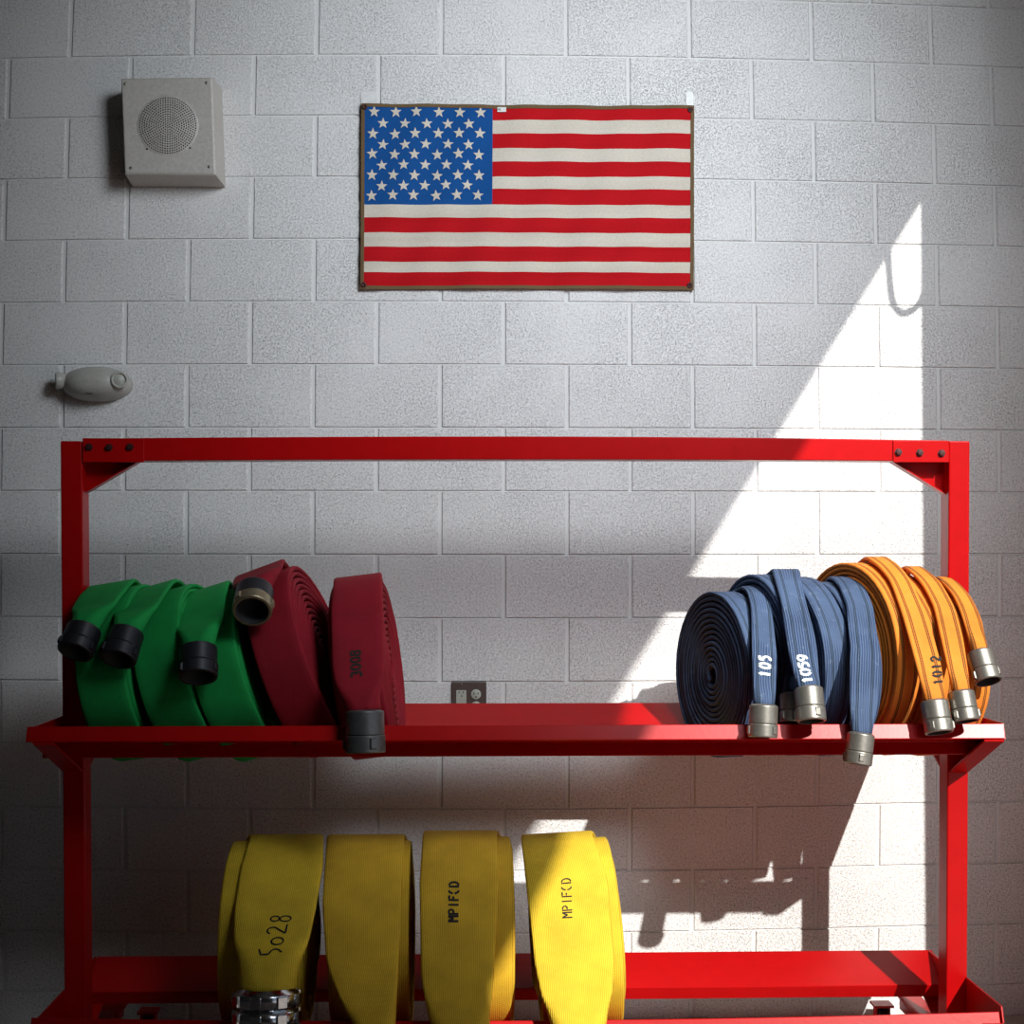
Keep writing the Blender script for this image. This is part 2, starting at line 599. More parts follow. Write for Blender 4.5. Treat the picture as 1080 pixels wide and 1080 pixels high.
xu = rail(True, ZU, 28.5, 1058.5, 765, 'upper front')
xu2 = rail(False, ZU, 99.5, 983, 741, 'upper rear')
zl_f = zmid(1073, PC + DO)
xl_ = rail(True, ZL, 33, 1054, 1073, 'lower front', sag=.016, dz0=P(60, 1073, PC + DO).z - ZL, dz1=P(1030, 1067, PC + DO).z - ZL)
xl2 = rail(False, ZL, 103, 982.5, 1003, 'lower rear')
for side, Pp, pe in ((1, PR, (1003, 813)), (-1, PL, (66, 812))):
    xo = postx(Pp, ZU)[1 if side > 0 else 0]
    zm = P(pe[0], pe[1], PC + PD).z
    for fr in (True, False):
        arm(side, fr, ZU, xo + side * .001, zm)
    xo = postx(Pp, ZL)[1 if side > 0 else 0]
    for fr in (True, False):
        arm(side, fr, ZL, xo + side * .001, ZL - (ZU - zm), dzo=(.012 if side > 0 and fr else 0))
# base: foot tubes, braces and casters
for side, Pp in ((1, PR), (-1, PL)):
    x0, x1 = Pp[2], Pp[3]
    xm = (x0 + x1) / 2
    MB().box((x0, -1.0, .07), (x1, -.16, .12)).build('foot', M['red'], rack, bevel=.004)
    xi = x0 - .0 if side > 0 else x1
    # flat diagonal brace from the foot to the rear, seen under the lower shelf
    mx = (lambda x: x) if side > 0 else (lambda x: 1087 - x)
    qa = [P(mx(944), 1045, .13), P(mx(967), 1045, .13), P(mx(987), 1070, .30), P(mx(962), 1070, .30)]
    MB().prism(qa, (0, 0, -.008)).build('base_brace', M['red'], rack)
    for dd in (.24, .95):
        cx = P(mx(930), 1060, .24).x if dd < .5 else xm
        ca = MB()
        ca.box((cx - .03, -dd - .03, .105 if dd < .5 else .066), (cx + .03, -dd + .03, .112 if dd < .5 else .0705))
        ca.box((cx - .022, -dd - .018, .035), (cx - .018, -dd + .018, .106 if dd < .5 else .067))
        ca.box((cx + .018, -dd - .018, .035), (cx + .022, -dd + .018, .106 if dd < .5 else .067))
        co = ca.build('caster', M['red'], rack)
        rw = .05 if dd < .5 else .032
        MB().lathe([(-.015, 0), (-.015, rw - .005), (-.011, rw), (.011, rw), (.015, rw - .005), (.015, 0)], (cx, -dd, rw + .001), (1, 0, 0), seg=28).build('wheel', M['rubber'], co)


# ------------------------------------------------------------------ hoses
def lerp(a, b, t):
    return a + (b - a) * t


def sstep(t):
    t = max(0, min(1, t)); return t * t * (3 - 2 * t)


def interp(tab, y):
    if y <= tab[0][0]: return tab[0][1:]
    for p, q in zip(tab, tab[1:]):
        if y <= q[0]:
            t = (y - p[0]) / (q[0] - p[0])
            return tuple(lerp(a, b, t) for a, b in zip(p[1:], q[1:]))
    return tab[-1][1:]


def sweep(pts, acr, hw, ht, b=None):
    """flat hose: stadium cross-section swept along pts. Returns mesh + frames"""
    n = len(pts)
    fr = []; L = 0.
    vs = []; uvs = []
    NT_, NE = 9, 4
    for i in range(n):
        t = (pts[min(i + 1, n - 1)] - pts[max(i - 1, 0)]).normalized()
        A = acr[i]
        A = (A - t * A.dot(t)).normalized()
        N = t.cross(A).normalized()
        if i: L += (pts[i] - pts[i - 1]).length
        a_, b_ = hw[i], ht[i]
        fl = max(a_ - b_, .0001)
        ring = []
        for k in range(NT_): ring.append((-fl + 2 * fl * k / (NT_ - 1), b_))
        for k in range(1, NE): q = PI / 2 - PI * k / NE; ring.append((fl + b_ * math.cos(q), b_ * math.sin(q)))
        for k in range(NT_): ring.append((fl - 2 * fl * k / (NT_ - 1), -b_))
        for k in range(1, NE): q = -PI / 2 - PI * k / NE; ring.append((-fl + b_ * math.cos(q), b_ * math.sin(q)))
        for x, y in ring:
            vs.append(pts[i] + A * x + N * y); uvs.append((x, L))
        fr.append((pts[i], A, N, t, a_, b_, L))
    m_ = 2 * NT_ + 2 * (NE - 1)
    fs = [(i * m_ + k, i * m_ + (k + 1) % m_, (i + 1) * m_ + (k + 1) % m_, (i + 1) * m_ + k) for i in range(n - 1) for k in range(m_)]
    fs += [tuple(range(m_))[::-1], tuple((n - 1) * m_ + k for k in range(m_))]
    b = b or MB()
    b.add(vs, fs, 0, uvs, smooth=True)
    return b, fr


# stroke font: each glyph is a list of polylines in a 1 x 1.5 box
def arcp(cx, cy, rx, ry, a0, a1, n=8):
    return [(cx + rx * math.cos(math.radians(a0 + (a1 - a0) * i / n)), cy + ry * math.sin(math.radians(a0 + (a1 - a0) * i / n))) for i in range(n + 1)]


G = {
    '1': [[(.35, 1.1), (.5, 1.45), (.5, .05)]],
    '0': [arcp(.5, .75, .38, .7, 97, 263), arcp(.5, .75, .38, .7, -83, 83)],
    '5': [[(.85, 1.42), (.2, 1.42), (.2, .85)], arcp(.42, .5, .42, .45, 100, -120, 10)],
    '9': [arcp(.5, 1.0, .36, .42, 80, 280), arcp(.5, 1.0, .36, .42, -70, 70), [(.86, .95), (.8, .3), (.4, .05)]],
    '2': [arcp(.5, 1.05, .36, .4, 170, -30, 9) + [(.15, .15)], [(.15, .06), (.9, .06)]],
    '3': [arcp(.45, 1.1, .38, .35, 140, -80), arcp(.45, .4, .4, .38, 80, -140)],
    '8': [arcp(.5, 1.1, .33, .34, 95, 265), arcp(.5, 1.1, .33, .34, -85, 85), arcp(.5, .4, .38, .38, 95, 265), arcp(.5, .4, .38, .38, -85, 85)],
    'M': [[(.1, 0), (.1, 1.5)], [(.2, 1.4), (.5, .7)], [(.5, .7), (.8, 1.4)], [(.9, 1.5), (.9, 0)]],
    'P': [[(.15, 0), (.15, 1.5)], [(.32, 1.42)] + arcp(.45, 1.08, .38, .34, 85, -85) + [(.32, .74)]],
    'I': [[(.5, 0), (.5, 1.5)]],
    'F': [[(.15, 0), (.15, 1.5)], [(.32, 1.42), (.9, 1.42)], [(.32, .8), (.75, .8)]],
    'C': [arcp(.55, .75, .42, .7, 80, 170), arcp(.55, .75, .42, .7, 190, 280)],
    'D': [[(.12, 0), (.12, 1.5)], [(.3, 1.42)] + arcp(.4, .75, .45, .67, 85, -85) + [(.3, .08)]],
}
HAND = {  # loose handwriting
    '5': [[(.95, 1.72), (.25, 1.5), (.32, .95)], [(.32, .95)] + arcp(.35, .45, .6, .42, 75, -35, 8) + [(.55, -.02)]],
    '0': [arcp(.55, .55, .5, .45, 0, 360, 16)],
    '2': [arcp(.45, 1.1, .42, .42, 160, -20, 8) + [(.1, .12), (1.25, .1)]],
    '8': [arcp(.5, 1.15, .34, .33, 0, 360, 14), arcp(.5, .35, .36, .42, 0, 360, 14)],
}


def marking(text, frames, px, py, h, adv, sw, mat, parent, font=G, side=1, squeeze=1.0, slant=0.):
    """text reading upwards along the hose; (px,py) = its lower end, h = letter height in m, adv = advance per letter"""
    best = min((i for i in range(len(frames)) if frames[i][2].y < -.2), key=lambda i: abs(PX(frames[i][0])[1] - py))
    p, A, N, t, a_, b_, L0 = frames[best]
    # lateral offset of px
    wpt = P(px, py, -p.y)
    lat0 = (wpt - p).dot(A)
    sc = h / 1.5
    Ls = [f[6] for f in frames]

    def pos(v, lat):
        v = max(Ls[0], min(Ls[-1] - 1e-4, v))
        import bisect
        i = max(0, min(len(Ls) - 2, bisect.bisect(Ls, v) - 1))
        q = (v - Ls[i]) / max(1e-6, Ls[i + 1] - Ls[i])
        f, g = frames[i], frames[i + 1]
        return f[0].lerp(g[0], q) + f[1].lerp(g[1], q) * lat + f[2].lerp(g[2], q) * (lerp(f[5], g[5], q) + .0012)

    b = MB()
    for k, ch in enumerate(text):
        for pl in font[ch]:
            # densify
            pts = []
            for (x0, y0), (x1, y1) in zip(pl, pl[1:]):
                m_ = max(1, int(math.hypot(x1 - x0, y1 - y0) / .15))
                pts += [(lerp(x0, x1, j / m_), lerp(y0, y1, j / m_)) for j in range(m_)]
            pts.append(pl[-1])
            vs = []
            for i, (x, y) in enumerate(pts):
                ax, ay = pts[min(i + 1, len(pts) - 1)]; bx, by = pts[max(i - 1, 0)]
                tx, ty = ax - bx, ay - by; l_ = math.hypot(tx, ty) or 1
                nx, ny = -ty / l_, tx / l_
                for sg in (-1, 1):
                    X = (x * squeeze * sc + k * adv) + nx * sw / 2 * sg
                    Y = y * sc + ny * sw / 2 * sg
                    vs.append(pos(L0 - X, lat0 + (h / 2 - Y) + X * slant))
            fs = [(2 * i, 2 * i + 1, 2 * i + 3, 2 * i + 2) for i in range(len(pts) - 1)]
            b.add(vs, fs)
    b.build('marking', mat, parent, fixn=False)


def coupling(parent, p, ax, r, L, mat, rim=None, ref=None, name='coupling', lugs=3, rot=0., storz=False):
    ax = ax.normalized()
    rr = Vector(ref) if ref else (Vector((1, 0, 0)) if abs(ax.x) < .8 else Vector((0, 0, 1)))
    rr = (rr - ax * rr.dot(ax)).normalized()
    if storz:
        c = MB().lathe([(-.01, r * .80), (0, r * .96), (.004, r), (L * .27, r), (L * .28, r * .9), (L * .36, r * .9)], p, ax, seg=48)
        co = c.build(name, mat, parent)
        rg = MB().lathe([(L * .33, r * .88), (L * .34, r * .99), (L * .62, r * .99), (L * .63, r * .93), (L * .66, r * .93), (L * .67, r * 1.08), (L, r * 1.08), (L, r * .72), (L * .5, r * .70), (L * .5, 0)], p, ax, seg=48)
        ro = rg.build('lug_ring', mat, co)
        e2 = ax.cross(rr)
        for k in range(8):
            an = rot + 2 * PI * k / 8
            o = rr * math.cos(an) + e2 * math.sin(an); tt = ax.cross(o)
            base = p + o * (r * .97)
            for (t0, t1, g) in ((L * .03, L * .24, .010), (L * .37, L * .58, .009)):
                q0 = [base + ax * t0 + tt * s_ * .013 for s_ in (-1, 1)] + [base + ax * t1 + tt * s_ * .013 for s_ in (1, -1)]
                MB().hexa([*q0, *[v + o * g for v in q0]]).build('lug', mat, co, bevel=.001)
        return co
    L1 = L * .56
    c = MB().lathe([(-.004, r * .80), (-.001, r * .93), (-.0008, r * .935), (.0006, r * .985), (.0008, r * .99), (.0025, r), (.003, r), (L1 - .002, r), (L1 - .0015, r), (L1, r * .985), (L1 + .0002, r * .98), (L1 + .0015, r * .9)], p, ax, seg=36, ref=rr)
    co = c.build(name, mat, parent)
    ring = MB().lathe([(L1 + .001, r * .9), (L1 + .002, r * 1.0), (L1 + .0022, r * 1.005), (L1 + .004, r * 1.035), (L1 + .0045, r * 1.035), (L - .0045, r * 1.035), (L - .004, r * 1.035), (L - .001, r * 1.01), (L - .0008, r * 1.0), (L, r * .97), (L, r * .96), (L, r * .86)], p, ax, seg=36, ref=rr)
    ro = ring.build('swivel_ring', rim if rim else mat, co)
    MB().lathe([(L - .0005, r * .87), (L - .004, r * .80), (L * .45, r * .78), (L * .45, .0)], p, ax, seg=36, ref=rr).build('bore', M['bore'], co)
    e2 = ax.cross(rr)
    for k in range(lugs):
        an = rot + 2 * PI * k / lugs
        o = rr * math.cos(an) + e2 * math.sin(an); tt = ax.cross(o)
        base = p + o * (r * 1.01)
        t0, t1 = L1 + (L - L1) * .18, L - (L - L1) * .18
        q0 = [base + ax * t0 - tt * r * .2, base + ax * t0 + tt * r * .2, base + ax * t1 + tt * r * .2, base + ax * t1 - tt * r * .2]
        q1 = [v + o * r * .13 + (p + ax * ((t0 + t1) / 2) + o * r - v) * .25 for v in q0]
        MB().hexa([*q0, *q1]).build('lug', rim if rim else mat, co, bevel=.001)
    return co


def hose(name, label, group, mat, px0, top, zr, w, th, tail, cp, yaw=0., lean=0., end_d=.955, jit=.004, drift=0.,
         rad=None, dcen=0., pin=.022, seed=1, gap=1.18, tube_hw=None, wide=None, lift=-.009):
    """px0: pixel x of the coil axis; top: pixel y of the highest point; zr: shelf outer edge height;
    tail: [(py, px_left, px_right)...] outline of the free end or None"""
    rnd = random.Random(seed)
    dc = PC + dcen
    zt = P(px0, top, dc).z
    ze = zr - DROP
    # R from top: zt = ze + sqrt(R^2-DI^2) + R (+ tail layer)
    extra = th * 1.15 if tail else 0
    Hh = zt - extra - ze - lift
    Rc = (Hh * Hh + DI * DI) / (2 * Hh)
    R = Rc - th / 2 - .002
    zc = ze + lift + math.sqrt(max(0, Rc * Rc - DI * DI))
    C0 = P(px0, PX(Vector((0, -dc, zc)))[1], dc); C0 = Vector((C0.x, -dc, zc))
    root = thing(name, label, 'fire hose', (C0.x, -dc, zc - Rc), group)
    Ry = Matrix.Rotation(yaw, 3, 'Z') @ Matrix.Rotation(-lean, 3, 'Y')
    e_x = Ry @ Vector((1, 0, 0)); e_f = Ry @ Vector((0, -1, 0)); e_u = Ry @ Vector((0, 0, 1))
    r0 = pin
    turns = (R - r0) / (th * gap)
    a_end = math.radians(-70) if tail else math.radians(rnd.uniform(-150, -60))
    total = turns * 2 * PI
    # choose start angle so that end angle == a_end
    a_s = a_end - total
    n = int(turns * 44)
    pts = []; acr = []; hw = []; ht = []
    offs = [rnd.uniform(-jit, jit) for _ in range(int(turns) + 4)]
    for i in range(n + 1):
        q = i / n; a = a_s + total * q
        r = r0 + (R - r0) * min(1., q * turns / (turns - 1))
        if not tail: r += th * gap * sstep((q - 1 + .12 / turns) * turns / .12)
        k = q * turns; kk = int(k)
        off = lerp(offs[kk], offs[kk + 1], sstep(k - kk)) + drift * (q - .5)
        r += .0016 * math.sin(3 * a + k) * q
        pts.append(C0 + e_x * off + e_f * (r * math.sin(a)) + e_u * (r * math.cos(a)))
        acr.append(e_x.copy()); hw.append(w / 2); ht.append(th / 2)
    fr_end = None
    if tail:
        Rt = R + th * gap + .003
        py_end = tail[-1][0]
        cur = []
        lim = math.radians(90)
        rl = cp['r'] * cp.get('lift', .95)
        a_e = None
        for kk in range(100, 901, 5):
            aa = math.radians(kk / 10)
            if PX(C0 + e_f * ((Rt + rl) * math.sin(aa)) + e_u * ((Rt + rl) * math.cos(aa)))[1] >= py_end:
                a_e = aa; break
        hang = a_e is None
        a = a_end + .12
        leave = math.radians(52)
        ae = leave if hang else a_e
        while a < ae:
            k_ = 0 if hang else sstep(1 - (ae - a) * Rt / .16) * rl
            p = C0 + e_f * ((Rt + k_) * math.sin(a)) + e_u * ((Rt + k_) * math.cos(a))
            cur.append((p, PX(p)[1], a, (ae - a) * Rt))
            a += .07 if (ae - a) > .25 else .03
        if hang:
            p0 = C0 + e_f * (Rt * math.sin(leave)) + e_u * (Rt * math.cos(leave))
            t0 = (e_f * math.cos(leave) - e_u * math.sin(leave))
            zend = P(tail[-1][1], py_end, end_d).z
            p3 = Vector((p0.x, -end_d, zend))
            D_ = p0.z - zend
            p1 = p0 + t0 * (D_ * .42); p2 = p3 + Vector((0, 0, 1)) * (D_ * .45)
            bz = []
            nn = max(8, int(D_ / .012))
            for i in range(nn + 1):
                t = i / nn
                bz.append(p0 * (1 - t) ** 3 + p1 * (3 * t * (1 - t) ** 2) + p2 * (3 * t * t * (1 - t)) + p3 * t ** 3)
            rem_ = [0.] * (nn + 1)
            for i in range(nn - 1, -1, -1): rem_[i] = rem_[i + 1] + (bz[i + 1] - bz[i]).length
            cur = [(p_, y_, a_, r_ + rem_[0]) for (p_, y_, a_, r_) in cur]
            cur += [(q, PX(q)[1], 1.0 + i / nn, rem_[i]) for i, q in enumerate(bz)]
        for i, (p, py, a, rem) in enumerate(cur):
            pyq = py if a > 0 else tail[0][0]
            xl, xr = interp(tail, pyq)
            xc = P((xl + xr) / 2, py, -p.y).x
            wd = (P(xr, py, -p.y).x - P(xl, py, -p.y).x) / 2
            bl = sstep((a - a_end) / (0 - a_end)) if a < 0 else 1.
            x = lerp(p.x + drift * .5, xc, bl)
            pts.append(Vector((x, p.y, p.z)))
            acr.append(e_x.lerp(Vector((1, 0, 0)), .6 * sstep((a - .6) / 1.0)).normalized())
            h_ = lerp(w / 2, wd, bl)
            tq = sstep(1 - rem / max(.06, cp['r'] * 1.9))
            rb = cp['r'] * .80
            hw.append(lerp(h_, min(h_, rb * 1.12), tq))
            ht.append(lerp(th / 2, min(rb * .8, h_ * .8), tq))
        # smooth
        for _ in range(3):
            for i in range(n - 2, len(pts) - 1):
                pts[i] = pts[i] * .5 + (pts[i - 1] + pts[i + 1]) * .25
    b, fr = sweep(pts, acr, hw, ht)
    b.build('jacket', mat, root)
    if tail:
        p, A, N, t = fr[-1][:4]
        ax = Vector(cp['ax']).normalized() if 'ax' in cp else t
        coupling(root, p - ax * .004, ax, cp['r'], cp['L'], cp['mat'], cp.get('rim'), rot=cp.get('rot', .4), storz=cp.get('storz', False))
    return root, (fr[n + 1:] if tail else fr), C0, R


GRP_G = 'green hoses at the left end of the upper shelf'
BK = dict(r=.048, L=.085, mat=M['black'])
UP = ZU
green = [
    (143, 613, .14, [(613, 96, 146), (625, 82, 136), (640, 74, 124), (652, 72, 116), (664, 71, 106)], 9, 'green coiled fire hose at the far left of the upper shelf, against the left post', 10),
    (203, 613, .14, [(613, 146, 192), (625, 128, 182), (640, 119, 172), (655, 114, 162), (670, 112, 154)], 15, 'green coiled fire hose second from the left, between two other green coils', 10),
    (258, 615, .14, [(615, 196, 245), (630, 187, 242), (660, 184, 236), (688, 188, 231)], 17, 'green coiled fire hose leaning beside the maroon coil, rightmost of the green ones', 9),
]
for i, (px, tp, w, tl, ln, lab, yw) in enumerate(green):
    cpd = dict(BK, r=.047 if i != 2 else .05, L=[.075, .085, .085][i])
    hose('fire_hose', lab, GRP_G, M['green'], px, tp, UP, w, .0125, tl, cpd, yaw=-math.radians(yw), lean=math.radians(ln), seed=i + 1, jit=.003)

r1, fr, c, R = hose('fire_hose', 'maroon coiled fire hose leaning left on the green coils, black coupling mouth facing out', 'maroon hoses on the upper shelf', M['maroon'], 322, 592, UP, .135, .0145,
     [(592, 252, 303), (604, 244, 301), (615, 242, 298), (626, 243, 294)], dict(r=.051, L=.085, mat=M['black'], rim=M['brass'], rot=.2), lean=math.radians(20), yaw=-math.radians(7), seed=11, jit=.002)
r2, fr, c, R = hose('fire_hose', 'upright maroon coiled fire hose with black stencil and grey coupling hanging over the shelf edge', 'maroon hoses on the upper shelf', M['maroon'], 389, 606, UP, .135, .0145,
     [(606, 352, 403), (640, 348.5, 404.5), (700, 350, 405.5), (733, 355, 405), (752, 364, 405)], dict(r=.051, L=.108, mat=M['darkalu'], rot=1.1, ax=(.03, -.1, -1)), lean=math.radians(7), yaw=-math.radians(4), seed=12, jit=.002)
marking('3008', fr, 376.5, 717, .028, .0215, .0064, M['ink'], r2)

AL = dict(r=.0435, L=.08, mat=M['alu'])
GB = 'blue hoses on the upper shelf'
bl1, fr, c, R = hose('fire_hose', 'blue coiled fire hose showing its dark spiral side, leftmost of the blue coils', GB, M['blue'], 762, 618, UP, .074, .0125,
     [(618, 781, 801), (626, 788, 811), (640, 791, 815), (690, 793, 819.5), (730, 793.5, 818.5), (746, 794, 817)], dict(AL, r=.0375, L=.083, rot=.9, ax=(-.06, -.12, -1)), yaw=math.radians(17), seed=21, jit=.003)
marking('105', fr, 806, 716, .031, .027, .0085, M['paintw'], bl1)
bl2, fr, c, R = hose('fire_hose', 'blue coiled fire hose with white stencilled 1059 near its coupling', GB, M['blue'], 804, 600, UP, .080, .0125,
     [(600, 813, 843), (632, 821.5, 850.5), (660, 827, 857), (690, 831.5, 862), (715, 837, 865), (728, 840, 866)], dict(AL, r=.0375, L=.088, rot=1.3, ax=(.02, -.32, -1)), yaw=math.radians(15), seed=22, jit=.003)
marking('1059', fr, 849.5, 720, .029, .0200, .0070, M['paintw'], bl2)
bl3, fr, c, R = hose('fire_hose', 'blue coiled fire hose with rippled jacket facing the front, between two hanging blue ends', GB, M['blue'], 839, 608, UP, .084, .0125, None, {}, yaw=math.radians(15), seed=23, jit=.003)
# its coupling tucked in the shade behind the neighbour's
cpx = P(836, 733, .855)
q0 = MB()
tp = [P(846, 690, .80), P(842, 710, .83), P(838, 724, .85), cpx]
b_, f_ = sweep([Vector(v) for v in tp], [Vector((1, 0, 0))] * 4, [.034, .033, .031, .029], [.006, .008, .015, .022])
tj = b_.build('jacket_end', M['blue'], bl3)
coupling(bl3, cpx, Vector((-.05, -.3, -1)), .0355, .078, M['alu'], rot=.5)
bl4, fr, c, R = hose('fire_hose', 'faded blue coiled fire hose with the lowest hanging coupling, beside the orange hoses', GB, M['blue'], 873, 608, UP, .080, .0125,
     [(608, 873, 905), (618, 884, 913), (640, 892, 922), (690, 896, 928.5), (740, 895.5, 926.5), (776, 896.5, 919.5)], dict(AL, r=.036, L=.08, rot=1.6, ax=(-.16, -.12, -1)), yaw=math.radians(13), seed=24, jit=.003)

GO = 'orange hoses on the upper shelf'
o1, fr, c, R = hose('fire_hose', 'orange coiled fire hose stencilled 1012, nearest the blue hoses', GO, M['orange'], 903, 587, UP, .073, .012,
     [(587, 910, 934), (597, 925, 950), (612, 937, 962), (650, 951, 979), (700, 965, 993), (728, 972, 997), (742, 974, 997)], dict(AL, r=.0365, L=.083, rot=.2, ax=(.08, -.3, -1)), yaw=math.radians(17), seed=31, jit=.003)
marking('1012', fr, 988.5, 722, .027, .0205, .0058, M['ink'], o1, squeeze=.9, slant=.12)
o2, fr, c, R = hose('fire_hose', 'orange coiled fire hose with the middle one of the three orange hanging ends', GO, M['orange'], 938, 597, UP, .073, .012,
     [(597, 951, 970), (606, 962, 984), (616, 971, 995), (642, 984, 1008.5), (672, 991, 1016), (711, 1000, 1022), (732, 1004, 1023.5)], dict(AL, r=.0345, L=.078, rot=.5, ax=(.10, -.3, -1)), yaw=math.radians(19), seed=32, jit=.003)
o3, fr, c, R = hose('fire_hose', 'rightmost orange coiled fire hose, its coupling sticking out past the right post', GO, M['orange'], 973, 608, UP, .073, .012,
     [(608, 984, 1000), (616, 994, 1013), (630, 1005, 1026), (652, 1014, 1036), (690, 1024.5, 1043)], dict(AL, r=.0365, L=.085, rot=.8, ax=(.13, -.5, -1)), yaw=math.radians(21), seed=33, jit=.003)

GY = 'large yellow hoses on the lower shelf'
CH = dict(r=.083, L=.13, mat=M['steel'], storz=True, rot=.2)
yel = [
    (291, 881, [(881, 264, 341), (914, 254.5, 341), (959, 247, 333), (1003, 246, 324), (1030, 250, 314), (1047, 252, 311)], .0, .0, 41, .02, 'yellow large fire hose handwritten 5028 with chrome coupling, leftmost on the lower shelf', 'yellow', 0),
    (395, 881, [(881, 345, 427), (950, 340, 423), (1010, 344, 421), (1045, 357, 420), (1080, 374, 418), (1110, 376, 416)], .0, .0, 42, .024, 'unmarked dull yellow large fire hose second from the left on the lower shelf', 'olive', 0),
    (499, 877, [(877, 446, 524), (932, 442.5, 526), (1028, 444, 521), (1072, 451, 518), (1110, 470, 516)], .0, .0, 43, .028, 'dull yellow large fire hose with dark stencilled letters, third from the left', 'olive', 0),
    (606, 879, [(879, 549, 624), (932, 555, 641), (1016, 564, 648), (1050, 571, 646), (1080, 581, 640), (1110, 592, 628)], .0, -.0, 44, .03, 'sunlit yellow large fire hose with faint lettering, rightmost on the lower shelf', 'yellow', -1),
]
ymd = {}
for (px, tp_, tl, yw, ln, sd, dr, lab, mt, lr) in yel:
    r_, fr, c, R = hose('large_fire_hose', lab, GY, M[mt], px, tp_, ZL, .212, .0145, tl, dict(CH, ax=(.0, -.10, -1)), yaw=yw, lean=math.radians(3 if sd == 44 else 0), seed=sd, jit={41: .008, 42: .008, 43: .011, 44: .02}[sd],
                        drift=[-.03, -.0, .0, -.0][sd - 41], end_d=.995, gap=1.12)
    ymd[sd] = (r_, fr)
marking('5028', ymd[41][1], 286, 1013, .052, .0375, .0046, M['ink'], ymd[41][0], font=HAND, squeeze=.72, slant=.1)
marking('MPIFCD', ymd[43][1], 478, 973, .027, .0200, .0060, M['ink'], ymd[43][0], squeeze=1.0)
marking('MPIFCD', ymd[44][1], 598.5, 972, .027, .0200, .0036, M['ink'], ymd[44][0], squeeze=1.0, slant=.06)


